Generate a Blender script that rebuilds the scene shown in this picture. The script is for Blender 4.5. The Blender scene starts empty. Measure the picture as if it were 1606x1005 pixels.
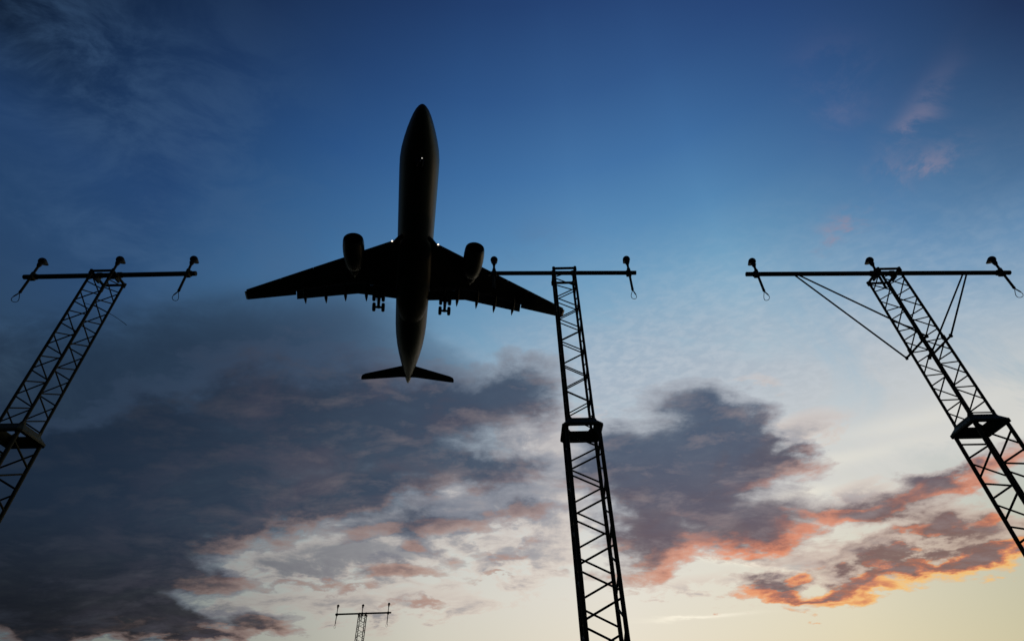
import bpy, bmesh, math, random
from math import radians as R, sin, cos, pi, sqrt
from mathutils import Vector, Matrix, Euler

SC = bpy.context.scene
COL = SC.collection
EYE = 1.65                                   # height of the photographer's eye above the grass

# ------------------------------------------------------------------ camera
cam_data = bpy.data.cameras.new('camera')
cam = bpy.data.objects.new('camera', cam_data)
COL.objects.link(cam)
cam_data.sensor_width = 36.0
cam_data.lens = 36.0 * 892.0 / 1606.0
cam_data.clip_start = 0.05
cam_data.clip_end = 30000
_p, _r = R(38.982), R(-1.1957)
_f = Vector((0, cos(_p), sin(_p)))
_u0 = Vector((0, -sin(_p), cos(_p)))
_x0 = Vector((1, 0, 0))
_x = cos(_r) * _x0 + sin(_r) * _u0
_u = -sin(_r) * _x0 + cos(_r) * _u0
cam.matrix_world = Matrix(((_x.x, _u.x, -_f.x, 0), (_x.y, _u.y, -_f.y, 0), (_x.z, _u.z, -_f.z, EYE), (0, 0, 0, 1)))
SC.camera = cam

# ------------------------------------------------------------------ view
SC.view_settings.view_transform = 'Standard'
SC.view_settings.look = 'None'
SC.view_settings.exposure = 0.0
SC.view_settings.gamma = 1.0

# ------------------------------------------------------------------ sun (very low, right of the view)
SUN_AZ, SUN_EL = 50.0, 2.5                   # degrees, azimuth clockwise from the view direction (+Y)
sd = Vector((sin(R(SUN_AZ)) * cos(R(SUN_EL)), cos(R(SUN_AZ)) * cos(R(SUN_EL)), sin(R(SUN_EL))))
sun_data = bpy.data.lights.new('sun', 'SUN')
sun_data.energy = 0.06
sun_data.angle = R(3)
sun_data.color = (1.0, 0.62, 0.32)
sun = bpy.data.objects.new('sun', sun_data)
sun.rotation_euler = sd.to_track_quat('Z', 'Y').to_euler()
COL.objects.link(sun)

# ------------------------------------------------------------------ world: dusk sky with two cloud decks, laid out by compass bearing and height
def lin(c):
    out = []
    for v in c:
        v /= 255.0
        out.append(v / 12.92 if v <= 0.04045 else ((v + 0.055) / 1.055) ** 2.4)
    return tuple(out)

world = bpy.data.worlds.new('World')
SC.world = world
world.use_nodes = True
NT = world.node_tree
NT.nodes.clear()

class S:
    """A value socket with arithmetic: every operator adds a Math node."""
    def __init__(self, s): self.s = s
    def _m(self, op, *a, clamp=False):
        n = NT.nodes.new('ShaderNodeMath'); n.operation = op; n.use_clamp = clamp
        for i, v in enumerate((self,) + a):
            if isinstance(v, S): NT.links.new(v.s, n.inputs[i])
            else: n.inputs[i].default_value = v
        return S(n.outputs[0])
    def __add__(self, o): return self._m('ADD', o)
    __radd__ = __add__
    def __sub__(self, o): return self._m('SUBTRACT', o)
    def __rsub__(self, o): return (self * -1.0) + o
    def __mul__(self, o): return self._m('MULTIPLY', o)
    __rmul__ = __mul__
    def __truediv__(self, o): return self._m('DIVIDE', o)
    def pow(self, o): return self._m('POWER', o)
    def max(self, o): return self._m('MAXIMUM', o)
    def min(self, o): return self._m('MINIMUM', o)
    def madd(self, a, b): return self._m('MULTIPLY_ADD', a, b)
    def clamp(self): return self._m('ADD', 0.0, clamp=True)
    def smooth(self, a, b):
        n = NT.nodes.new('ShaderNodeMapRange'); n.interpolation_type = 'SMOOTHSTEP'
        NT.links.new(self.s, n.inputs['Value'])
        n.inputs['From Min'].default_value = a; n.inputs['From Max'].default_value = b
        return S(n.outputs['Result'])

def combine(x, y, z=0.0):
    n = NT.nodes.new('ShaderNodeCombineXYZ')
    for i, v in enumerate((x, y, z)):
        if isinstance(v, S): NT.links.new(v.s, n.inputs[i])
        else: n.inputs[i].default_value = v
    return n.outputs[0]

def noise(vec, scale, detail=6, rough=0.55, lac=2.0, dist=0.0, color=False):
    n = NT.nodes.new('ShaderNodeTexNoise'); n.noise_dimensions = '3D'
    NT.links.new(vec, n.inputs['Vector'])
    n.inputs['Scale'].default_value = scale; n.inputs['Detail'].default_value = detail
    n.inputs['Roughness'].default_value = rough; n.inputs['Lacunarity'].default_value = lac
    n.inputs['Distortion'].default_value = dist
    if color:
        s = NT.nodes.new('ShaderNodeSeparateColor'); NT.links.new(n.outputs['Color'], s.inputs[0])
        return S(s.outputs[0]), S(s.outputs[1])
    return S(n.outputs[0])

def mixc(fac, a, b):
    n = NT.nodes.new('ShaderNodeMix'); n.data_type = 'RGBA'; n.clamp_factor = True
    for i, v in ((0, fac), (6, a), (7, b)):
        if isinstance(v, S): NT.links.new(v.s, n.inputs[i])
        elif isinstance(v, bpy.types.NodeSocket): NT.links.new(v, n.inputs[i])
        elif i == 0: n.inputs[i].default_value = v
        else: n.inputs[i].default_value = (*v, 1)
    return n.outputs[2]

def ramp(fac, stops, lo, hi):
    """Colour by angle: stops are (degrees, 0-255 rgb)."""
    n = NT.nodes.new('ShaderNodeValToRGB'); cr = n.color_ramp
    cr.interpolation = 'LINEAR'
    while len(cr.elements) > 1: cr.elements.remove(cr.elements[-1])
    for i, (d, c) in enumerate(stops):
        p = (d - lo) / (hi - lo)
        e = cr.elements[0] if i == 0 else cr.elements.new(p)
        e.position = p; e.color = (*lin(c), 1)
    NT.links.new(((fac - lo) / (hi - lo)).s, n.inputs[0])
    return n.outputs[0]

tc = NT.nodes.new('ShaderNodeTexCoord')
sx = NT.nodes.new('ShaderNodeSeparateXYZ'); NT.links.new(tc.outputs['Generated'], sx.inputs[0])
DX, DY, DZ = (S(sx.outputs[i]) for i in range(3))
AZ = DX._m('ARCTAN2', DY) * (180 / pi)
EL = DZ._m('ARCSINE') * (180 / pi)

# cloud decks, one row per cloud: bearing, height, half width, half height (degrees), tilt, weight
# <blobs>
MAIN = [
    (-39.54, 16.82, 9.37, 4.8, 6.8, 1.1),
    (-31.18, 21.22, 11.03, 5.1, 16.4, 1),
    (-18.4, 26.84, 10.47, 4.87, 18.7, 1),
    (-26.39, 29.81, 11.01, 4.49, 19.2, 0.8),
    (-35.87, 23.72, 7.09, 3.27, 28.9, 0.6),
    (-10.8, 28.42, 6.25, 4.33, 7.4, 0.95),
    (-13.69, 22.25, 6.84, 2.01, 16.2, 0.85),
    (-23.21, 18.61, 9.12, 1.76, 17.8, 0.85),
    (-39, 12.84, 7.29, 2.56, 6.3, 0.9),
    (-32.68, 15.62, 7.11, 2.22, 15.7, 0.55),
    (-38.04, 9.81, 6.23, 1.15, 7.8, 0.8),
    (-29.44, 10.49, 6.67, 1.07, 6.2, 0.95),
    (-33.85, 11.54, 7.03, 1.33, 8.9, 0.7),
    (-25.99, 9.97, 4.24, 0.81, 3.1, 0.8),
    (-34.88, 8.88, 11, 1.14, 4.6, 0.9),
    (-28.54, 13.48, 5.12, 0.68, 11.7, 0.45),
    (-0.79, 30.73, 6.27, 2.77, 5.6, 1.35),
    (-0.2, 23.95, 6.11, 1.8, -1, 0.9),
    (-7.62, 19.09, 7.8, 1.48, 10.2, 0.72),
    (-10.94, 15.27, 4.59, 0.8, 4.3, 0.75),
    (-19.1, 14.26, 2.4, 0.46, 3.3, 0.7),
    (-0.97, 16.82, 3.72, 0.66, 3.6, 0.6),
    (1.99, 20.2, 3.24, 0.92, -1.6, 0.65),
    (-16.45, 13.49, 2.78, 0.46, 2.5, 0.6),
    (-4.64, 24.81, 2.87, 1.02, 0.5, 0.5),
    (-11.95, 18.66, 4.25, 1.01, 9.6, 0.4),
    (-9.42, 11.84, 3.4, 0.35, 5.2, 0.5),
    (-2.51, 14.99, 2.43, 0.32, -0.4, 0.35),
    (20.95, 27.26, 5.64, 3.13, -16.3, 1.15),
    (20.45, 23.2, 5.15, 2.57, -6.6, 0.85),
    (24.24, 25.04, 3.61, 2.83, 1, 1.05),
    (14.95, 24.25, 6.37, 3.28, -12, 0.85),
    (16.26, 20.04, 7.61, 2.89, -1, 0.9),
    (23.14, 17.24, 5.59, 2.03, 6.3, 1.1),
    (12.22, 16.55, 4.84, 2.23, 15.2, 1),
    (10.23, 25.94, 3.4, 2.41, -1.5, 0.45),
    (27.08, 22.3, 2.12, 0.6, -5.7, 0.55),
    (11.13, 21.12, 3.85, 3.41, 12.2, 0.6),
    (35.66, 17.02, 6.57, 1.44, 5.6, 1.1),
    (30.97, 16.22, 2.94, 0.86, 0.8, 0.6),
    (36.78, 14.51, 3.65, 0.79, -0.1, 0.95),
    (26.66, 12.71, 7.42, 0.65, 0.5, 0.75),
    (32.51, 14.09, 5.62, 0.58, 3.4, 0.7),
    (33.15, 12.34, 6.72, 0.65, 2.3, 0.9),
    (39.24, 12.65, 4.45, 1.04, 4.8, 0.85),
    (28.49, 11.06, 5.2, 0.62, 1.9, 0.85),
    (37.75, 18.51, 2.15, 0.73, -13, 0.5),
    (40.54, 17.77, 2.56, 0.87, 3.3, 0.5),
    (22.89, 12.04, 4.38, 0.52, 1.6, 0.75),
    (40.13, 12.03, 2.77, 1.08, 7.6, 0.9),
    (-36.84, 13.61, 6.53, 2.22, 6.4, 0.5),
]
SOFT = [
    (-7.08, 20.52, 12.81, 5.19, 5.1, 0.32),
    (-12.66, 14.84, 11.55, 3.17, 6.1, 0.3),
    (1.6, 26.46, 5.61, 5.49, 19.1, 0.3),
    (31.78, 14.6, 7.64, 2.72, 4.2, 0.4),
    (-3.21, 21.14, 9.76, 2.34, 8.8, 0.65),
    (3.04, 27.02, 4.22, 3.68, 1.8, 0.5),
    (-15.3, 16.84, 8.08, 2.18, 10.1, 0.55),
    (5.72, 18.62, 5.67, 3.38, -1.4, 0.45),
    (29.4, 24.63, 4.86, 1.72, 2.5, 0.75),
    (26.97, 29.64, 3.07, 0.94, -12.8, 0.5),
    (-22.23, 14.8, 7.86, 1.53, 9.1, 0.5),
    (32.02, 18.83, 3.25, 0.79, -1.1, 0.65),
    (-10.05, 12.33, 9.69, 1.27, 3.6, 0.55),
    (0.56, 16.03, 4.92, 2.18, -1.1, 0.45),
    (15.67, 13.37, 6.73, 1.01, -0, 0.5),
    (-23.97, 11.49, 4.47, 1.41, 2.5, 0.4),
    (24.96, 13.66, 4.59, 1.45, -1.2, 0.5),
    (9.73, 29.68, 4.28, 1.86, -4.5, 0.3),
]
VEIL = [
    (35.9, 21.86, 13.98, 2.93, 2.8, 1),
    (43.67, 22.04, 6.39, 2.72, 0.5, 0.7),
    (26.87, 19.32, 6.56, 2.31, 2.7, 0.9),
    (21.42, 31.14, 16.23, 5.41, -3.2, 0.75),
    (11.15, 29.54, 9.2, 4.33, -4.8, 0.6),
    (-3.47, 35.3, 10.97, 4.47, 0.6, 0.5),
    (19.39, 36.56, 19.14, 3.75, -10.3, 0.4),
    (33.03, 27.73, 11.19, 3.29, -5.4, 0.85),
    (-7.23, 22.85, 7.94, 3.54, 1, 0.5),
    (42.21, 26.34, 9.25, 4, -7.6, 0.75),
]
WISP = [
    (41.47, 40.2, 2.17, 0.83, -9.4, 1.2),
    (46.48, 41.13, 1.66, 1.39, 88.4, 1.1),
    (50.15, 41.27, 3.06, 0.77, -9, 1),
    (52.22, 44.54, 4.79, 1.17, 17.6, 0.55),
    (50.86, 44.15, 2.25, 1.01, 2.1, 0.5),
    (48.25, 50.93, 4.06, 3.14, -0.4, 0.25),
    (-43.2, 49.7, 18.38, 8.75, -5.6, 0.42),
    (-58.15, 48.62, 8.67, 4.72, -3.7, 0.42),
    (-25.49, 42.37, 11.19, 3.76, 19.2, 0.35),
    (-41.01, 38.25, 6.88, 3.94, 18.1, 0.4),
    (5.59, 47.22, 5.58, 2.51, -2.7, 0.3),
    (-48.85, 38.88, 6.93, 3.2, 26.2, 0.25),
]
SLATE = [
    (-34.85, 27.88, 13.44, 5.13, 29.9, 0.85),
    (-23.91, 32.71, 11.39, 5.43, 8.6, 0.85),
    (-13.82, 32.22, 8.68, 3.43, 4.6, 0.6),
    (-40.35, 21.54, 8.7, 5.37, 8.3, 0.7),
    (-7.74, 30.13, 5.07, 2.81, 1.5, 0.5),
    (-24.78, 35.63, 8.83, 3.1, 19.1, 0.4),
    (-37.96, 31, 8.52, 2.77, 16.9, 0.35),
    (-45.95, 27.04, 6.29, 2.99, 19.1, 0.4),
]
STREAK = [
    (21.7, 14.25, 3.88, 0.26, -12.4, 1),
    (19.95, 14.86, 2.15, 0.18, -9.1, 0.6),
    (15.91, 10.71, 3.78, 0.12, -0.5, 0.9),
    (14.02, 10.79, 2.45, 0.1, -3.7, 0.5),
    (31.96, 21.24, 6.8, 0.66, 1.1, 0.3),
    (37.47, 23.03, 7.35, 0.79, -0.7, 0.28),
    (26.26, 19.15, 3.29, 0.41, 1.9, 0.5),
]
# </blobs>

def dot(v, c):
    n = NT.nodes.new('ShaderNodeVectorMath'); n.operation = 'DOT_PRODUCT'
    NT.links.new(v, n.inputs[0]); n.inputs[1].default_value = c
    return S(n.outputs['Value'])

def field(az, el, rows):
    """How much of a deck's cloud masses lies at a bearing and height: a sum of tilted bells."""
    u, v = az * 0.1, el * 0.1
    v2 = combine(u * u, u * v, v * v); v1 = combine(u, v, 1.0)
    tot = None
    for (a, e, w, h, t, k) in rows:
        a, e, w, h = a * 0.1, e * 0.1, w * 0.1, h * 0.1
        c, s = cos(R(t)), sin(R(t))
        A = c * c / w ** 2 + s * s / h ** 2; B = c * s * (1 / w ** 2 - 1 / h ** 2); C = s * s / w ** 2 + c * c / h ** 2
        q = dot(v2, (-A, -2 * B, -C)) + dot(v1, (2 * A * a + 2 * B * e, 2 * B * a + 2 * C * e, -(A * a * a + 2 * B * a * e + C * e * e)))
        g = q._m('EXPONENT')
        tot = g * k if tot is None else g.madd(k, tot)
    return tot

def deck_xy(dx, dy, dz, lift):
    """Where the line of sight meets a flat cloud deck (in deck heights)."""
    d = dz.max(0.0) + lift
    return dx / d, dy / d

def offset_dir(da, de):
    a = (AZ + da) * (pi / 180); e = (EL + de) * (pi / 180)
    ce = e._m('COSINE')
    return a._m('SINE') * ce, a._m('COSINE') * ce, e._m('SINE')

def deck(da, de):
    """Raw thickness of the main deck seen da, de degrees away from the line of sight."""
    x, y, z = (DX, DY, DZ) if da == 0 and de == 0 else offset_dir(da, de)
    px, py = deck_xy(x, y, z, 0.20)
    v = combine(px, py)
    wa, wb = noise(v, 3.8, 8, 0.58, color=True)
    az = AZ + da + (wa - 0.5) * 15.0
    el = EL + de + (wb - 0.5) * 8.0
    m = field(az, el, MAIN).min(1.3)
    f1 = noise(combine(px * 0.85, py * 1.25), 6.0, 12, 0.64, dist=0.3)
    return m + (f1 - 0.5) * 1.7 * m.smooth(0.0, 0.25), f1, m

def depth(t, k):
    """Opacity of a cloud of optical depth k * t."""
    return 1.0 - (t.max(0.0) * -k)._m('EXPONENT')

T0, F0, M0 = deck(0, 0)
T1, F1, M1 = deck(0.7, -1.1)
TAU = T0 - 0.14
dens = depth(TAU, 3.0) * TAU.smooth(0.0, 0.18)
relief = T0 - T1
fine = F0 - F1
thick = TAU.smooth(0.12, 0.95)
lit = (relief - 0.04).smooth(0.0, 0.50) * (1.0 - TAU.smooth(0.45, 1.25))
shade = (relief * -1.0).smooth(0.0, 0.6)

# clear sky behind the clouds: one colour ramp up the sky per bearing, blended round the compass
# <sky>
SKY = [                                      # bearing; then (height, r, g, b) up the sky
    (-64, [(5, 82, 91, 88), (9, 79, 90, 91), (13, 77, 90, 95), (17, 73, 88, 99), (21, 67, 85, 101), (25, 59, 80, 102), (29, 38, 61, 89), (33, 36, 61, 94), (37, 34, 61, 97), (42, 31, 58, 97), (47, 15, 30, 52), (53, 15, 29, 51), (60, 15, 28, 50), (68, 12, 23, 45)]),
    (-44, [(5, 82, 91, 88), (9, 79, 90, 91), (13, 77, 90, 95), (17, 73, 88, 99), (21, 67, 85, 101), (25, 59, 80, 102), (29, 49, 75, 104), (33, 45, 74, 109), (37, 42, 74, 113), (42, 39, 71, 114), (47, 35, 66, 110), (53, 32, 60, 101), (60, 28, 51, 88), (68, 22, 39, 72)]),
    (-26, [(5, 143, 145, 133), (9, 145, 150, 142), (13, 148, 154, 151), (17, 144, 154, 157), (21, 133, 149, 159), (25, 117, 141, 158), (29, 101, 131, 156), (33, 87, 124, 156), (37, 76, 117, 155), (42, 65, 109, 152), (47, 55, 99, 146), (53, 44, 84, 135), (60, 37, 69, 116), (68, 29, 52, 93)]),
    (-8, [(5, 206, 198, 176), (9, 209, 204, 188), (13, 209, 206, 196), (17, 202, 205, 200), (21, 189, 199, 202), (25, 172, 189, 199), (29, 153, 178, 194), (33, 132, 165, 188), (37, 112, 153, 183), (42, 92, 139, 177), (47, 76, 124, 170), (53, 60, 106, 157), (60, 46, 84, 135), (68, 34, 62, 108)]),
    (10, [(5, 232, 220, 192), (9, 232, 223, 204), (13, 228, 223, 211), (17, 221, 219, 212), (21, 210, 212, 210), (25, 196, 204, 207), (29, 179, 196, 205), (33, 159, 186, 202), (37, 137, 174, 198), (42, 111, 157, 191), (47, 89, 139, 182), (53, 69, 116, 166), (60, 52, 91, 142), (68, 37, 66, 114)]),
    (28, [(5, 226, 212, 174), (9, 224, 214, 185), (13, 222, 216, 196), (17, 221, 217, 205), (21, 217, 215, 209), (25, 205, 209, 209), (29, 187, 200, 208), (33, 164, 190, 205), (37, 138, 177, 201), (42, 108, 157, 191), (47, 85, 135, 179), (53, 65, 111, 162), (60, 50, 87, 138), (68, 36, 63, 111)]),
    (46, [(5, 192, 183, 146), (9, 186, 183, 154), (13, 182, 184, 165), (17, 182, 188, 181), (21, 180, 190, 193), (25, 163, 184, 198), (29, 135, 168, 193), (33, 108, 150, 185), (37, 91, 135, 175), (42, 74, 116, 160), (47, 60, 99, 147), (53, 50, 85, 134), (60, 40, 69, 118), (68, 29, 51, 98)]),
    (64, [(5, 187, 180, 144), (9, 181, 179, 151), (13, 176, 180, 162), (17, 175, 183, 177), (21, 171, 184, 188), (25, 123, 150, 173), (29, 98, 134, 168), (33, 76, 115, 158), (37, 44, 72, 114), (42, 35, 58, 97), (47, 32, 51, 87), (53, 30, 50, 89), (60, 26, 44, 85), (68, 20, 36, 76)]),
]
# </sky>
base = None
for i, (az0, stops) in enumerate(SKY):
    r_ = ramp(EL, [(e, (r, g, b)) for e, r, g, b in stops], 0, 90)
    base = r_ if base is None else mixc(((AZ - SKY[i - 1][0]) / (az0 - SKY[i - 1][0])).clamp(), base, r_)
# behind the camera the dusk sky is dim and blue
back = mixc(EL.smooth(0, 60), lin((44, 52, 70)), lin((22, 42, 78)))
base = mixc(AZ._m('ABSOLUTE').smooth(64, 110) * EL.smooth(80, 55), base, back)

nish = NT.nodes.new('ShaderNodeTexSky'); nish.sky_type = 'NISHITA'
nish.sun_disc = False
nish.sun_elevation = R(SUN_EL); nish.sun_rotation = R(SUN_AZ)
nish.air_density = 1.0; nish.dust_density = 1.0; nish.ozone_density = 2.0

# thin high veil, brightest towards the sun
vx, vy = deck_xy(DX, DY, DZ, 0.22)
vv = combine(vx * 0.55 + vy * 0.25, vy * 1.0 - vx * 0.45)
vn = noise(vv, 3.4, 12, 0.66, dist=0.6)
veil = (field(AZ + (vn - 0.5) * 12.0, EL + (vn - 0.5) * 5.0, VEIL) * vn.smooth(0.32, 0.62)).clamp()
mott = noise(combine(vx * 1.2 + vy * 0.4, vy * 1.6), 30.0, 4, 0.6, dist=0.3)
WARM = AZ.smooth(-45, 48) * EL.smooth(45, 8)
veilc = mixc(WARM, lin((120, 150, 180)), lin((240, 232, 216)))
stk = field(AZ + (vn - 0.5) * 2.5, EL + (vn - 0.5) * 1.6, STREAK).clamp()
sky0 = mixc(stk * 0.9, mixc(veil * 0.9, base, veilc), lin((250, 242, 222)))
ripm = (field(AZ, EL, [(13, 32, 20, 8, 8, 1.0), (36, 28, 18, 7, 8, 0.8)]) * vn.smooth(0.30, 0.6)).clamp()
sky1 = mixc(ripm * mott.smooth(0.34, 0.68).madd(0.24, 0.16), sky0, lin((206, 212, 218)))

wn = noise(combine(vx * 0.8 + vy * 0.5, vy * 1.3 - vx * 0.4), 7.0, 10, 0.66, dist=0.5)
wisp = (field(AZ + (wn - 0.5) * 12.0, EL + (wn - 0.5) * 7.0, WISP) * wn.smooth(0.36, 0.66)).clamp()
wispc = mixc(AZ.smooth(-10, 35), lin((70, 100, 136)), lin((150, 138, 156)))
sky2 = mixc(wisp * 0.7, sky1, wispc)

# broken puffs between the dark masses: pale where thin, grey where thick
sn = noise(combine(vx * 0.9, vy * 1.1), 7.5, 12, 0.64, dist=0.35)
SF = field(AZ + (sn - 0.5) * 10.0, EL + (sn - 0.5) * 6.0, SOFT)
ST = (SF + (sn - 0.5) * 2.4 - 0.30) * SF.smooth(0.05, 0.35)
soft_thin = mixc(AZ.smooth(-46, 4), lin((104, 100, 108)), lin((218, 194, 180)))
soft_core = mixc(AZ.smooth(-46, 10), lin((52, 56, 68)), lin((146, 142, 150)))
sky3 = mixc(depth(ST, 2.2) * 0.92, sky2, mixc(ST.smooth(0.12, 0.75), soft_thin, soft_core))

# slate sheet in the upper left, thinner than the masses below it
sl = noise(combine(vx * 0.8 + 3.0, vy), 4.6, 12, 0.64, dist=0.4)
SG = field(AZ + (sl - 0.5) * 18.0, EL + (sl - 0.5) * 10.0, SLATE)
SL = (SG * 0.75 + (sl - 0.5) * 1.5) * SG.smooth(0.03, 0.4)
slatec = mixc(AZ.smooth(-48, 6), lin((28, 44, 64)), lin((70, 92, 120)))
sky4 = mixc(depth(SL, 2.4), sky3, slatec)

# main deck: slate cores, warm where its underside faces the sunset
core_hi = mixc(AZ.smooth(-48, 22), lin((26, 40, 58)), lin((74, 88, 110)))
core_lo = mixc(AZ.smooth(-40, 22), lin((21, 24, 32)), lin((100, 88, 92)))
core_lo = mixc(AZ.smooth(18, 36), core_lo, lin((134, 100, 92)))
core = mixc(EL.smooth(9, 19), core_lo, core_hi)
core = mixc(sl.smooth(0.44, 0.64) * AZ.smooth(-42, -18) * 0.5, core, lin((80, 75, 88)))
core = mixc(AZ.smooth(0, 12) * EL.smooth(27, 13) * 0.7, core, lin((114, 90, 92)))
core = mixc(AZ.smooth(20, 34) * EL.smooth(20, 14) * 0.8, core, lin((128, 100, 94)))
core = mixc((fine * AZ.smooth(-50, 0).madd(1.2, 1.0)).clamp(), core, mixc(AZ.smooth(-46, 10), lin((50, 58, 71)), lin((150, 138, 140))))
rim = mixc(AZ.smooth(-22, 14), mixc(AZ.smooth(-48, -16), lin((46, 62, 84)), lin((66, 82, 106))), lin((160, 164, 174)))
rim = mixc(AZ.smooth(-34, 4) * EL.smooth(19, 12), rim, lin((196, 178, 168)))
rim = mixc(AZ.smooth(10, 40) * EL.smooth(26, 12), rim, lin((206, 176, 160)))
body = mixc(thick, rim, core)
NEAR = AZ.smooth(14, 34) * EL.smooth(16, 11)
warmc = mixc(AZ.smooth(-48, -4), lin((82, 68, 68)), lin((176, 136, 120)))
warmc = mixc(AZ.smooth(6, 22) * EL.smooth(27, 13), warmc, lin((230, 118, 64)))
warmc = mixc(NEAR * (1.0 - TAU.smooth(0.3, 0.9)), warmc, lin((254, 194, 92)))
body2 = mixc(lit * EL.smooth(27, 14).madd(0.85, 0.15) * AZ.smooth(-30, 12).madd(0.35, 0.65), body, warmc)
final = mixc(dens, sky4, body2)

bg = NT.nodes.new('ShaderNodeBackground'); bg.inputs['Strength'].default_value = 1.0
NT.links.new(final, bg.inputs['Color'])
bg2 = NT.nodes.new('ShaderNodeBackground'); bg2.inputs['Strength'].default_value = 0.0
NT.links.new(nish.outputs[0], bg2.inputs['Color'])
add = NT.nodes.new('ShaderNodeAddShader')
NT.links.new(bg.outputs[0], add.inputs[0]); NT.links.new(bg2.outputs[0], add.inputs[1])
wo = NT.nodes.new('ShaderNodeOutputWorld')
NT.links.new(add.outputs[0], wo.inputs['Surface'])
world.cycles.sampling_method = 'MANUAL'
world.cycles.sample_map_resolution = 512

# <objects>
# ------------------------------------------------------------------ materials
def mat(name, color, rough=0.6, metal=0.0, var=0.25, scale=6.0, spec=0.3, coat=0.0):
    m = bpy.data.materials.new(name); m.use_nodes = True
    nt = m.node_tree; b = nt.nodes['Principled BSDF']
    tex = nt.nodes.new('ShaderNodeTexCoord')
    nz = nt.nodes.new('ShaderNodeTexNoise'); nz.inputs['Scale'].default_value = scale; nz.inputs['Detail'].default_value = 6
    nt.links.new(tex.outputs['Object'], nz.inputs['Vector'])
    cr = nt.nodes.new('ShaderNodeValToRGB')
    cr.color_ramp.elements[0].position = 0.3; cr.color_ramp.elements[1].position = 0.7
    cr.color_ramp.elements[0].color = (*[c * (1 - var) for c in color], 1)
    cr.color_ramp.elements[1].color = (*[min(1, c * (1 + var)) for c in color], 1)
    nt.links.new(nz.outputs[0], cr.inputs[0]); nt.links.new(cr.outputs[0], b.inputs['Base Color'])
    b.inputs['Roughness'].default_value = rough; b.inputs['Metallic'].default_value = metal
    b.inputs['Specular IOR Level'].default_value = spec
    b.inputs['Coat Weight'].default_value = coat
    return m

def glow(name, color, strength):
    m = bpy.data.materials.new(name); m.use_nodes = True
    b = m.node_tree.nodes['Principled BSDF']
    b.inputs['Base Color'].default_value = (0.8, 0.8, 0.8, 1)
    b.inputs['Emission Color'].default_value = (*color, 1); b.inputs['Emission Strength'].default_value = strength
    return m

STEEL = mat('weathered_steel', (0.034, 0.030, 0.013), 0.7, 0.0, 0.2, 3, 0.12)
STEEL2 = mat('olive_painted_steel', (0.062, 0.056, 0.024), 0.65, 0.0, 0.25, 5, 0.15)
LAMP = mat('lamp_housing', (0.014, 0.014, 0.014), 0.6, 0.0, 0.2, 20, 0.15)
CABLE = mat('black_cable', (0.02, 0.02, 0.02), 0.6, 0.0, 0.2, 30, 0.2)
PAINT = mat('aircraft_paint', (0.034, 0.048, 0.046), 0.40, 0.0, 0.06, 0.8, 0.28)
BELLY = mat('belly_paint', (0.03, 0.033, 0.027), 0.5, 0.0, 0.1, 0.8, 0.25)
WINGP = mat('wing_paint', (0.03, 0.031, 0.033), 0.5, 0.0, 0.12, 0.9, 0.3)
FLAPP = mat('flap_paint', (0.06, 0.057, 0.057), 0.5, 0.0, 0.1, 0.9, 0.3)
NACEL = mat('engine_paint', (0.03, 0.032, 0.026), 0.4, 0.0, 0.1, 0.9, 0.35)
DARKM = mat('dark_metal', (0.015, 0.015, 0.015), 0.5, 0.4, 0.2, 4, 0.3)
TYRE = mat('tyre_rubber', (0.015, 0.015, 0.015), 0.85, 0.0, 0.15, 8, 0.1)
GLASS = mat('cockpit_glass', (0.01, 0.012, 0.015), 0.12, 0.0, 0.1, 2, 0.5)
LIGHT = glow('landing_light', (1.0, 0.84, 0.64), 2.6)
TAXI = glow('taxi_light', (1.0, 0.95, 0.85), 0.7)

# ------------------------------------------------------------------ mesh helpers
def frame_of(d):
    d = d.normalized()
    a = Vector((0, 0, 1)) if abs(d.z) < 0.9 else Vector((1, 0, 0))
    x = d.cross(a).normalized(); return x, d.cross(x).normalized()

def tube(bm, p0, p1, r0, r1=None, n=10, cap=True):
    p0, p1 = Vector(p0), Vector(p1); r1 = r0 if r1 is None else r1
    x, y = frame_of(p1 - p0)
    A = [bm.verts.new(p0 + (x * cos(2 * pi * i / n) + y * sin(2 * pi * i / n)) * r0) for i in range(n)]
    B = [bm.verts.new(p1 + (x * cos(2 * pi * i / n) + y * sin(2 * pi * i / n)) * r1) for i in range(n)]
    for i in range(n): bm.faces.new((A[i], A[(i + 1) % n], B[(i + 1) % n], B[i]))
    if cap: bm.faces.new(A[::-1]); bm.faces.new(B)

def path(bm, pts, r, n=6, closed=False):
    """A round cable along points (open ends capped)."""
    pts = [Vector(p) for p in pts]; rings = []
    k = len(pts)
    for i, p in enumerate(pts):
        d = pts[(i + 1) % k] - pts[i - 1] if closed or 0 < i < k - 1 else (pts[1] - pts[0] if i == 0 else pts[-1] - pts[-2])
        x, y = frame_of(d)
        if rings and False: pass
        rr = r[i] if isinstance(r, (list, tuple)) else r
        rings.append([bm.verts.new(p + (x * cos(2 * pi * j / n) + y * sin(2 * pi * j / n)) * rr) for j in range(n)])
    loft_rings(bm, rings)

def loft_rings(bm, rings, cap=True):
    n = len(rings[0])
    for a, b in zip(rings, rings[1:]):
        for i in range(n): bm.faces.new((a[i], a[(i + 1) % n], b[(i + 1) % n], b[i]))
    if cap: bm.faces.new(rings[0][::-1]); bm.faces.new(rings[-1])

def loft(bm, sections, cap=True):
    loft_rings(bm, [[bm.verts.new(p) for p in s] for s in sections], cap)

def lathe(bm, prof, origin, axis, n=32, cap=True):
    """prof: (distance along axis, radius)."""
    axis = Vector(axis).normalized(); x, y = frame_of(axis); o = Vector(origin)
    loft(bm, [[o + axis * t + (x * cos(2 * pi * i / n) + y * sin(2 * pi * i / n)) * r for i in range(n)] for t, r in prof], cap)

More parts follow.
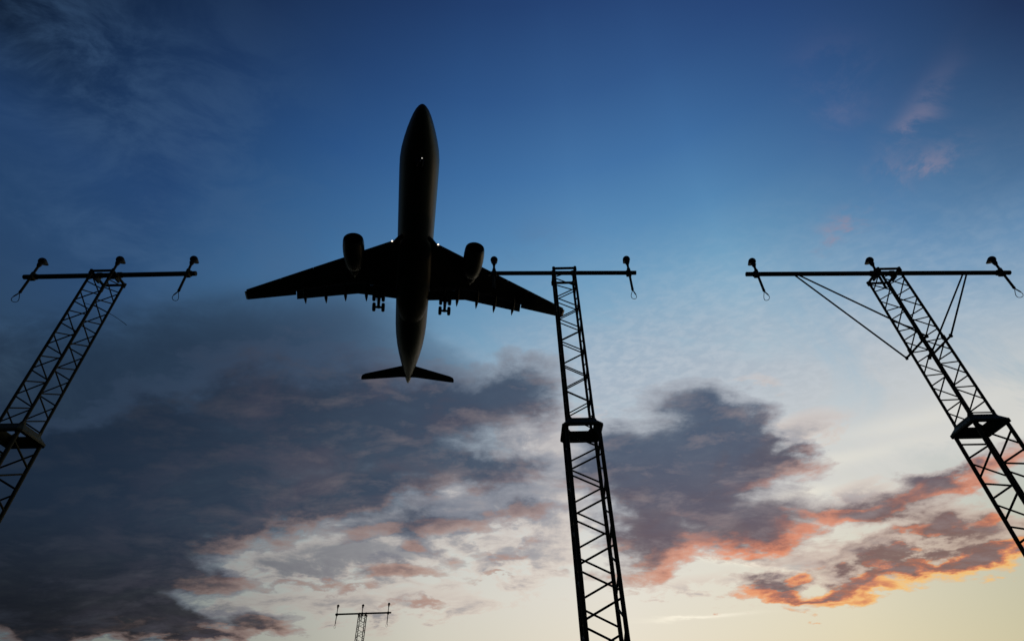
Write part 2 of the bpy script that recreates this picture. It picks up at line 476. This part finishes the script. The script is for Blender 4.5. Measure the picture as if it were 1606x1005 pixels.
def box(bm, c, s, rot=None):
    m = Matrix.Translation(Vector(c)) @ (rot.to_4x4() if rot else Matrix.Identity(4)) @ Matrix.Diagonal((*s, 1))
    bmesh.ops.create_cube(bm, size=1.0, matrix=m)

def obj(name, bm, material, parent=None, smooth=True):
    bmesh.ops.recalc_face_normals(bm, faces=bm.faces)
    for f in bm.faces: f.smooth = smooth
    for e in bm.edges:
        if len(e.link_faces) == 2 and e.calc_face_angle(0) > 0.7: e.smooth = False
    me = bpy.data.meshes.new(name); bm.to_mesh(me); bm.free()
    me.materials.append(material)
    o = bpy.data.objects.new(name, me); COL.objects.link(o)
    if parent: o.parent = parent
    return o

def thing(name, label, cat, loc, group=None):
    o = bpy.data.objects.new(name, None); COL.objects.link(o)
    o.location = loc; o['label'] = label; o['category'] = cat
    if group: o['group'] = group
    return o

# ------------------------------------------------------------------ ground: one sheet of dark grass to the horizon
bm = bmesh.new()
bmesh.ops.create_grid(bm, x_segments=40, y_segments=40, size=9000)
ground = obj('ground', bm, mat('dark_grass', (0.022, 0.030, 0.012), 0.95, 0.0, 0.4, 0.35, 0.05), smooth=False)
ground['kind'] = 'structure'

# ------------------------------------------------------------------ approach light towers
H_RING, H_PLATE, H_NECK = 9.75, 6.135, 6.30
UP, LOW = 0.205, 0.265                        # half widths of the slim and the broad mast section

def tower(label, ring_xy, lean, bar_x0, bar_x1, bar_yaw, masts, struts=False, wire=False, bar_r=0.044, swing=(1.0, 0.0)):
    t = thing('approach_light_tower', label, 'light tower', (ring_xy[0], ring_xy[1], 0), 'approach light towers')
    def ax(z): return Vector((lean[0] * (H_RING - z), lean[1] * (H_RING - z), z))
    cor = [(-1, -1), (1, -1), (1, 1), (-1, 1)]
    def pt(c, h, z): return ax(z) + Vector((c[0] * h, c[1] * h, 0))
    # concrete footing and the two lattice sections
    bm = bmesh.new(); box(bm, ax(0.02) + Vector((0, 0, 0.06)), (1.1, 1.1, 0.24)); obj('footing', bm, mat_conc, t, False)
    for c in cor:
        bm = bmesh.new(); tube(bm, pt(c, LOW, 0.15), pt(c, LOW, H_PLATE + 0.02), 0.032, n=12); obj('leg', bm, STEEL, t)
        bm = bmesh.new(); tube(bm, pt(c, UP, H_PLATE + 0.06), pt(c, UP, H_RING), 0.0245, n=12); obj('leg', bm, STEEL, t)
    for k in range(4):
        a, b = cor[k], cor[(k + 1) % 4]
        bm = bmesh.new()
        i, z = 0, 0.44
        while z + 0.35 < H_PLATE + 0.05:
            p, q = (a, b) if i % 2 == 0 else (b, a)
            tube(bm, pt(p, LOW, z + 0.045), pt(q, LOW, z + 0.35 - 0.045), 0.0155, n=8)
            z += 0.35; i += 1
        obj('bracing', bm, STEEL, t)
        bm = bmesh.new()
        i, z = 0, 6.33
        while z < H_RING - 0.1:
            p, q = (a, b) if i % 2 == 0 else (b, a)
            z2 = min(z + 0.265, H_RING - 0.03)
            tube(bm, pt(p, UP, z + 0.018), pt(q, UP, z2 - 0.018), 0.0118, n=8)
            z += 0.265; i += 1
        obj('bracing', bm, STEEL, t)
    # flared joint between the sections: a hollow skirt, open above and below
    def octo(h, ch, z): return [ax(z) + Vector(v) for v in ((-h + ch, -h, 0), (h - ch, -h, 0), (h, -h + ch, 0), (h, h - ch, 0), (h - ch, h, 0), (-h + ch, h, 0), (-h, h - ch, 0), (-h, -h + ch, 0))]
    bm = bmesh.new()
    prof = [(0.222, 0.03, H_NECK), (0.238, 0.03, H_NECK), (0.250, 0.035, H_NECK - 0.035), (0.322, 0.05, H_PLATE + 0.045), (0.336, 0.055, H_PLATE + 0.035), (0.336, 0.055, H_PLATE), (0.268, 0.05, H_PLATE), (0.268, 0.05, H_PLATE + 0.02), (0.300, 0.05, H_PLATE + 0.035)]
    rings = [[bm.verts.new(p) for p in octo(*q)] for q in prof]
    loft_rings(bm, rings + [rings[0]], cap=False)
    for c in cor:                             # gusset plates from the skirt up the slim legs
        for d in ((c[0], 0), (0, c[1])):
            p0 = pt(c, UP + 0.018, H_NECK - 0.005)
            sv = Vector((-d[0], -d[1], 0)); w = Vector((-d[1], d[0], 0)).normalized() * 0.004
            tri = [p0, p0 + sv * 0.075, p0 + Vector((0, 0, 0.10))]
            loft(bm, [[v + w for v in tri], [v - w for v in tri]])
    obj('mast_joint', bm, STEEL2, t, False)
    # square frame at the mast head
    bm = bmesh.new()
    for k in range(4):
        a, b = cor[k], cor[(k + 1) % 4]
        tube(bm, pt(a, UP + 0.012, H_RING), pt(b, UP + 0.012, H_RING), 0.027, n=12)
    for c in cor: tube(bm, pt(c, UP + 0.012, H_RING - 0.06), pt(c, UP + 0.012, H_RING + 0.032), 0.031, n=12)
    obj('top_frame', bm, STEEL, t)
    # lamp bar
    zb = H_RING + 0.029 + bar_r
    def on_bar(x): return Vector((x - ring_xy[0], bar_yaw * (x - ring_xy[0]), zb))
    bm = bmesh.new(); tube(bm, on_bar(bar_x0), on_bar(bar_x1), bar_r, n=16)
    bar = obj('lamp_bar', bm, STEEL, t)
    for sx_ in (-1, 1):
        bm = bmesh.new()
        p = on_bar(ring_xy[0] + sx_ * UP)
        tube(bm, p + Vector((-0.04, 0, 0)), p + Vector((0.04, 0, 0)), bar_r + 0.012, n=14)
        box(bm, p + Vector((0, 0, -0.075)), (0.05, 0.09, 0.11))
        box(bm, p + Vector((0, 0, -0.14)), (0.035, 0.14, 0.03))
        obj('bar_clamp', bm, STEEL2, bar)
    for (x, zt, zl, loop) in masts:
        p = on_bar(x); px, py = p.x, p.y - 0.062
        bm = bmesh.new(); tube(bm, (px, py, zl), (px, py, zt - 0.17), 0.0245, n=12); tube(bm, (px, py, zl - 0.004), (px, py, zl + 0.03), 0.027, n=12)
        ms = obj('lamp_mast', bm, STEEL, t)
        bm = bmesh.new()
        tube(bm, p + Vector((-0.045, 0, 0)), p + Vector((0.045, 0, 0)), bar_r + 0.013, n=14)
        tube(bm, (px, py, zb - 0.055), (px, py, zb + 0.055), 0.037, n=12)
        box(bm, (px, py + 0.03, zb - 0.075), (0.10, 0.10, 0.045))
        tube(bm, (px + 0.045, py - 0.05, zb - 0.06), (px + 0.045, py + 0.07, zb - 0.06), 0.012, n=8)
        obj('clamp', bm, STEEL2, ms)
        bm = bmesh.new()
        lathe(bm, [(-0.075, 0.026), (-0.06, 0.034), (-0.035, 0.040), (-0.012, 0.046), (0.012, 0.046), (0.03, 0.036), (0.05, 0.034)], (px, py, zt - 0.165), (0, 0, 1), 16)
        tube(bm, (px - 0.055, py, zt - 0.16), (px + 0.055, py, zt - 0.16), 0.011, n=8)
        obj('collar', bm, LAMP, ms)
        # domed head with a short peak towards +Y
        bm = bmesh.new()
        c0 = Vector((px, py + 0.01, zt - 0.072)); tilt = Matrix.Rotation(R(24), 3, 'X')
        for i in range(11):
            th = pi * i / 10 * 0.70
            for j in range(20):
                v = Vector((sin(th) * cos(2 * pi * j / 20), sin(th) * sin(2 * pi * j / 20), cos(th))) * 0.077
                bm.verts.new(c0 + tilt @ v)
        for j in range(-4, 5):
            a = j / 4 * 0.75
            for dz in (-0.036, -0.046): bm.verts.new(c0 + tilt @ Vector((sin(a) * 0.084, cos(a) * 0.138, dz)))
        bmesh.ops.remove_doubles(bm, verts=bm.verts, dist=0.0005)
        res = bmesh.ops.convex_hull(bm, input=bm.verts)
        junk = [g for g in set(res['geom_interior'] + res['geom_unused']) if isinstance(g, bmesh.types.BMVert) and g.is_valid]
        if junk: bmesh.ops.delete(bm, geom=junk, context='VERTS')
        obj('lamp_head', bm, LAMP, ms)
        if loop:
            bm = bmesh.new(); pts = []; rr = []
            for i in range(25):
                s = i / 24; a = 2 * pi * s
                wx = sin(a) * (1 - cos(a)) * 0.5 * 0.082 * loop
                zz = -(1 - cos(a)) * 0.5 * 0.255
                pts.append((px + wx * swing[0], py + wx * swing[1], zl + zz + 0.005)); rr.append(0.0062 if not 0.12 < s < 0.27 else 0.0125)
            path(bm, pts, rr, 8)
            obj('cable_loop', bm, CABLE, ms)
    if struts:
        zo = 6.30 + EYE
        for sx_, ox, bx in ((-1, 7.70, 5.96), (1, 8.15, 9.54)):
            x = ox - ring_xy[0]
            near, far = Vector((x, 8.50 - ring_xy[1], zo)), Vector((x, 9.21 - ring_xy[1], zo))
            bm = bmesh.new(); tube(bm, near, far, 0.021, n=10)
            for q in (near, far): tube(bm, q - Vector((0, 0, 0.03)), q + Vector((0, 0, 0.03)), 0.026, n=10)
            for yy in (-UP, UP):
                p = ax(zo) + Vector((sx_ * UP, yy, 0)); tube(bm, p - Vector((0, 0, 0.04)), p + Vector((0, 0, 0.04)), 0.036, n=10)
            obj('outrigger', bm, STEEL, t)
            for q, dx in ((near, 0.06), (far, -0.02)):
                bm = bmesh.new(); tube(bm, q, on_bar(bx + dx) + Vector((0, 0, -0.03)), 0.0165, n=10); obj('strut', bm, STEEL, t)
            p = on_bar(bx); bm = bmesh.new(); tube(bm, p + Vector((-0.05, 0, 0)), p + Vector((0.07, 0, 0)), 0.046, n=14); obj('bar_collar', bm, STEEL2, bar)
    if wire:
        bm = bmesh.new()
        pts = [pt((-0.3, -0.6), UP, 8.98) + Vector((0.62 * s, 0.5 * s, 0.05 * s - 0.22 * s * s)) for s in [i / 12 for i in range(13)]]
        path(bm, pts, 0.0045, 6); obj('loose_wire', bm, CABLE, t)
    return t

mat_conc = mat('concrete', (0.30, 0.29, 0.27), 0.9, 0.0, 0.15, 5, 0.1)
tower('upright steel lattice mast with a short two-lamp bar, overlapping the airliner wing tip',
      (1.087, 8.573), (0.0085, 0.0), -0.50, 2.60, 0.025, [(-0.35, 10.235, 9.35, 0), (2.44, 10.235, 9.30, 1)])
tower('steel lattice mast at the left edge, three lamps, a loose wire and no struts',
      (-8.215, 8.365), (0.0, 0.0), -9.97, -6.45, 0.0, [(-9.76, 10.295, 9.35, -1), (-8.14, 10.295, 9.33, 0), (-6.59, 10.26, 9.30, -1)], wire=True, bar_r=0.050, swing=(0.71, 0.71))
tower('steel lattice mast with the longest three-lamp bar, propped by diagonal struts',
      (7.81, 8.79), (0.018, -0.016), 4.93, 10.54, 0.022, [(5.13, 10.22, 9.30, 1), (7.66, 10.23, 9.36, 0), (10.31, 10.235, 9.335, 1)], struts=True, bar_r=0.048, swing=(0.75, -0.66))
tower('small distant three-lamp lattice mast low in the sky below the airliner tail',
      (-9.56, 38.45), (0.0, 0.0), -11.27, -7.80, -0.05, [(-11.17, 10.37, 9.30, -1), (-9.60, 10.34, 9.36, 0), (-7.98, 10.38, 9.28, 1)], bar_r=0.050)

# ------------------------------------------------------------------ airliner, coming over with its nose towards the camera
plane = thing('airliner', 'twin-engine jet airliner seen from below on approach, gear and flaps down, landing lights on', 'airliner', (-11.08, 39.65, 69.55 + EYE))
plane.rotation_mode = 'QUATERNION'
plane.rotation_quaternion = (Matrix.Rotation(R(10.17), 3, 'Z') @ Matrix.Rotation(R(-5.15), 3, 'X') @ Matrix.Rotation(R(-2.96), 3, 'Y')).to_quaternion()

FUS = [(0.42, 0.09, -0.36), (0.50, 0.28, -0.36), (0.75, 0.54, -0.35), (1.25, 0.88, -0.33), (2.0, 1.22, -0.29), (3.0, 1.57, -0.23), (4.2, 1.93, -0.16), (5.6, 2.29, -0.10), (7.1, 2.60, -0.04), (8.6, 2.78, 0.0), (10.5, 2.82, 0.0),
       (16, 2.82, 0.0), (24, 2.82, 0.0), (32, 2.82, 0.0), (39, 2.82, 0.0), (42.5, 2.80, 0.02), (45.5, 2.68, 0.12), (48.5, 2.44, 0.34), (51.5, 2.08, 0.66), (54.5, 1.65, 1.02), (57, 1.26, 1.34), (59.5, 0.86, 1.64), (61.5, 0.52, 1.86), (62.6, 0.30, 1.98), (63.0, 0.14, 2.02)]
bm = bmesh.new()
loft(bm, [[Vector((r * sin(2 * pi * i / 56), y, zc + r * cos(2 * pi * i / 56))) for i in range(56)] for y, r, zc in FUS])
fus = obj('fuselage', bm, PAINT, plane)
# cockpit windows
bm = bmesh.new()
for s in (-1, 1):
    for k in range(3):
        a0, a1 = 0.06 + k * 0.42, 0.40 + k * 0.42
        q = [(2.7 + k * 0.35, a0), (2.7 + k * 0.45, a1), (3.7 + k * 0.35, a1), (3.8 + k * 0.25, a0)]
        vs = []
        for y, a in q:
            for (y0, r0, z0), (y1, r1, z1) in zip(FUS, FUS[1:]):
                if y0 <= y <= y1: f = (y - y0) / (y1 - y0); r = r0 + f * (r1 - r0) + 0.012; zc = z0 + f * (z1 - z0)
            vs.append(Vector((s * r * sin(a), y, zc + r * cos(a))))
        inn = [v * 0.985 for v in vs]
        loft(bm, [vs, inn])
obj('cockpit_window', bm, GLASS, fus, False)
# belly fairing
bm = bmesh.new()
BF = [(19.6, 0.9, 0.9), (20.6, 1.9, 1.45), (22.0, 2.75, 1.9), (24, 3.08, 2.15), (28, 3.2, 2.25), (32, 3.2, 2.25), (35, 3.12, 2.15), (37.5, 2.72, 1.95), (39.5, 2.05, 1.6), (41.2, 1.2, 1.1), (42.2, 0.5, 0.7)]
loft(bm, [[Vector((w * sin(a) * (1 - 0.12 * cos(2 * a) ** 2), y, -1.22 - (0.0 if cos(a) > 0 else 0) + h * cos(a) * (0.6 if cos(a) > 0 else 1.0))) for a in [2 * pi * i / 40 for i in range(40)]] for y, w, h in BF])
obj('belly_fairing', bm, BELLY, plane)

def wz(x): return -1.76 + (x - 2.9) * 0.1684
def le(x):
    pts = [(2.0, 20.6), (2.7, 21.35), (3.3, 22.25), (4.9, 23.3), (9.3, 26.2), (16.7, 31.05), (28.6, 38.9), (29.1, 39.4)]
    for (a, ya), (b, yb) in zip(pts, pts[1:]):
        if x <= b: return ya + (yb - ya) * (x - a) / (b - a)
    return pts[-1][1]
def interp(pts, x):
    for (a, ya), (b, yb) in zip(pts, pts[1:]):
        if x <= b: return ya + (yb - ya) * max(0, x - a) / (b - a)
    return pts[-1][1]
SLOT = [(2.0, 32.55), (9.0, 32.70), (13.0, 34.25), (19.8, 37.25)]
TE_APP = [(2.0, 34.5), (8.8, 34.88), (19.6, 38.85)]
def airfoil(x, y0, y1, z, th, s, camber=0.0, droop=0.0):
    """One closed wing section at span x from leading edge y0 to trailing edge y1."""
    c = y1 - y0; up, lo = [], []
    for t in (0.0, 0.012, 0.05, 0.12, 0.25, 0.42, 0.6, 0.8, 1.0):
        h = th * 5 * (0.2969 * sqrt(t) - 0.126 * t - 0.3516 * t * t + 0.2843 * t ** 3 - 0.1015 * t ** 4) + 0.012
        up.append(Vector((s * x, y0 + c * t, z - droop * t + h))); lo.append(Vector((s * x, y0 + c * t, z - droop * t - h * 0.9)))
    return up + lo[:0:-1]

for s in (-1, 1):
    # wing: front part up to the flap slot, full chord outboard of the flaps
    bm = bmesh.new(); sec = []
    for x in (1.6, 2.7, 3.3, 4.9, 7.0, 9.3, 12.5, 16.0, 19.78):
        sec.append(airfoil(x, le(x) + (0.0 if x < 10 else 0.42), interp(SLOT, x), wz(x), (1.55 - 0.062 * x) * 0.5 * 1.05, s))
    for x in (19.86, 23, 26, 28.6):
        yt = 38.1 + (x - 19.86) * (41.4 - 38.1) / (28.6 - 19.86)
        sec.append(airfoil(x, le(x) + 0.42, yt, wz(x), (0.62 - 0.026 * (x - 16)) * 0.5, s))
    loft(bm, sec)
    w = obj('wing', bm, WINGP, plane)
    # slats along the leading edge
    for xa, xb in ((4.2, 8.0), (10.9, 16.3), (16.36, 22.0), (22.06, 28.4)):
        bm = bmesh.new()
        loft(bm, [airfoil(x, le(x) + (0.12 if x < 10 else 0.0), le(x) + (0.6 if x < 10 else 0.78), wz(x) - 0.16, 0.17, s, droop=-0.16) for x in (xa, (xa + xb) / 2, xb)])
        obj('slat', bm, FLAPP, w)
    # flaps: drooped, with an open slot in front of them
    for xs in ((2.55, 6.0, 9.045), (9.04, 12.6, 16.0, 19.62)):
        bm = bmesh.new(); sec = []
        for x in xs:
            ys, c = interp(SLOT, x) - 0.165, (interp(TE_APP, x) - interp(SLOT, x)) / 1.40 + 0.25
            sec.append(airfoil(x, ys, ys + c * 0.93, wz(x) - 0.20, 0.15, s, droop=c * 0.38))
        loft(bm, sec); obj('flap', bm, FLAPP, w)
    # flap track fairings: slim pods with pointed tails
    for x, yt in ((7.68, 36.42), (11.2, 37.28), (14.55, 38.6), (18.12, 39.6)):
        bm = bmesh.new(); z0 = wz(x) - 0.45
        tail = Vector((s * x, yt - 0.72, z0 - 0.62)); nose = Vector((s * x, yt - 4.6, z0 + 0.05)); d = tail - nose
        L = d.length
        lathe(bm, [(0, 0.04), (0.08 * L, 0.16), (0.25 * L, 0.26), (0.5 * L, 0.30), (0.70 * L, 0.27), (0.85 * L, 0.17), (0.96 * L, 0.06), (L, 0.012)], nose, d, 14)
        obj('flap_track_fairing', bm, WINGP, w)
    # winglet
    bm = bmesh.new()
    loft(bm, [airfoil(28.6, 39.35, 41.4, wz(28.6), 0.14, s), airfoil(28.95, 39.7, 41.55, wz(28.6) + 0.28, 0.11, s), airfoil(29.2, 40.5, 41.95, wz(28.6) + 1.1, 0.08, s), airfoil(29.34, 41.2, 42.15, wz(28.6) + 1.75, 0.05, s)])
    obj('winglet', bm, PAINT, w)
    # landing light in the wing root
    bm = bmesh.new()
    lathe(bm, [(-0.02, 0.10), (0.02, 0.125), (0.05, 0.095), (0.06, 0.03)], (s * 3.57, 22.42, -1.74), (0, -0.85, -0.5), 16)
    obj('landing_light', bm, LIGHT, w)
    # engine: nacelle with an open intake, fan and tail cone, on a pylon
    ex, ey, ez = s * 9.30, 21.65, -2.75
    bm = bmesh.new()
    prof = [(2.2, 1.20), (0.9, 1.22), (0.35, 1.24), (0.08, 1.30), (0.0, 1.38), (0.10, 1.46), (0.5, 1.55), (1.4, 1.62), (2.6, 1.62), (4.0, 1.50), (5.4, 1.26), (5.5, 1.18), (4.6, 1.18)]
    lathe(bm, prof, (ex, ey, ez), (0, 1, -0.02), 40, cap=False)
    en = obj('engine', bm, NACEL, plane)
    bm = bmesh.new(); lathe(bm, [(1.45, 0.02), (1.75, 0.22), (2.1, 0.38), (2.12, 1.205), (2.2, 1.205), (2.2, 0.02)], (ex, ey, ez), (0, 1, -0.02), 32); obj('fan', bm, DARKM, en)
    bm = bmesh.new(); lathe(bm, [(4.6, 1.17), (4.7, 0.95), (6.2, 0.80), (6.9, 0.60), (6.9, 0.42), (7.7, 0.12), (7.9, 0.02)], (ex, ey, ez), (0, 1, -0.02), 32); obj('exhaust_cone', bm, DARKM, en)
    bm = bmesh.new()
    loft(bm, [[Vector((ex + a * 0.26, y, z)) for a, y, z in ((-1, ya, za), (1, ya, za), (1, yb, zb_), (-1, yb, zb_))] for ya, za, yb, zb_ in ((22.6, ez + 1.45, 28.4, ez + 0.9), (24.6, ez + 2.0, 30.5, wz(9.3) - 0.25))])
    obj('pylon', bm, NACEL, en)
    # main landing gear
    gx = s * 5.42
    bm = bmesh.new()
    tube(bm, (gx, 32.9, -1.7), (gx, 33.0, -4.75), 0.30, 0.26, 14)
    tube(bm, (gx - s * 0.1, 31.3, -1.9), (gx, 32.95, -3.9), 0.10, n=10)
    tube(bm, (gx - s * 1.5, 32.6, -1.8), (gx, 32.9, -3.4), 0.09, n=10)
    g = obj('main_gear', bm, DARKM, plane)
    bm = bmesh.new()
    a0, a1 = Vector((gx, 31.95, -4.55)), Vector((gx, 33.78, -5.08))
    tube(bm, a0, a1, 0.24, n=14)
    for q in (a0, a1):
        tube(bm, q - Vector((0.80, 0, 0)), q, 0.13, 0.26, 12); tube(bm, q, q + Vector((0.80, 0, 0)), 0.26, 0.13, 12)
    obj('bogie_beam', bm, DARKM, g)
    for q in (a0, a1):
        for sx_ in (-1, 1):
            bm = bmesh.new()
            lathe(bm, [(-0.27, 0.30), (-0.26, 0.60), (-0.17, 0.73), (0, 0.75), (0.17, 0.73), (0.26, 0.60), (0.27, 0.30)], q + Vector((sx_ * 0.74, 0, 0)), (1, 0, 0), 28)
            obj('wheel', bm, TYRE, g)
    bm = bmesh.new(); box(bm, (gx + s * 0.42, 32.9, -2.9), (0.06, 1.3, 2.0)); obj('gear_door', bm, WINGP, g, False)
    # tailplane
    bm = bmesh.new()
    loft(bm, [airfoil(x, y0, y1, 1.0 + (x - 1.2) * 0.09, th, s) for x, y0, y1, th in ((0.3, 55.6, 59.8, 0.42), (1.64, 56.4, 59.98, 0.38), (8.7, 60.0, 61.98, 0.17), (9.3, 60.55, 62.1, 0.12), (9.55, 61.3, 62.1, 0.06))])
    obj('tailplane', bm, WINGP, plane)

# fin, hidden behind the fuselage from here but there when seen from the side
bm = bmesh.new()
loft(bm, [[Vector((sx_ * th * f, y0 + (y1 - y0) * t, z)) for t, sx_, f in ((0, 1, 0.1), (0.25, 1, 1), (0.6, 1, 0.8), (1, 1, 0.08), (1, -1, 0.08), (0.6, -1, 0.8), (0.25, -1, 1), (0, -1, 0.1))] for z, y0, y1, th in ((1.9, 51.0, 60.6, 0.42), (4.0, 53.4, 61.2, 0.36), (10.2, 59.6, 63.2, 0.16), (10.45, 60.3, 63.2, 0.08))])
obj('tail_fin', bm, PAINT, plane)
# nose gear with its lights
bm = bmesh.new()
tube(bm, (0, 6.9, -2.4), (0, 6.75, -4.2), 0.13, 0.10, 12); tube(bm, (0, 8.1, -2.5), (0, 6.8, -3.6), 0.07, n=10)
tube(bm, (-0.42, 6.75, -4.2), (0.42, 6.75, -4.2), 0.07, n=10)
ng = obj('nose_gear', bm, DARKM, plane)
for sx_ in (-1, 1):
    bm = bmesh.new(); lathe(bm, [(-0.15, 0.22), (-0.14, 0.40), (-0.08, 0.51), (0, 0.525), (0.08, 0.51), (0.14, 0.40), (0.15, 0.22)], (sx_ * 0.36, 6.75, -4.2), (1, 0, 0), 24); obj('wheel', bm, TYRE, ng)
    bm = bmesh.new(); box(bm, (sx_ * 0.62, 7.9, -2.95), (0.05, 1.6, 0.75)); obj('gear_door', bm, BELLY, ng, False)
    bm = bmesh.new(); lathe(bm, [(-0.03, 0.07), (0.0, 0.085), (0.03, 0.06)], (sx_ * 0.30, 6.55, -3.35), (0, -0.85, -0.5), 12); obj('taxi_light', bm, TAXI if sx_ > 0 else LAMP, ng)
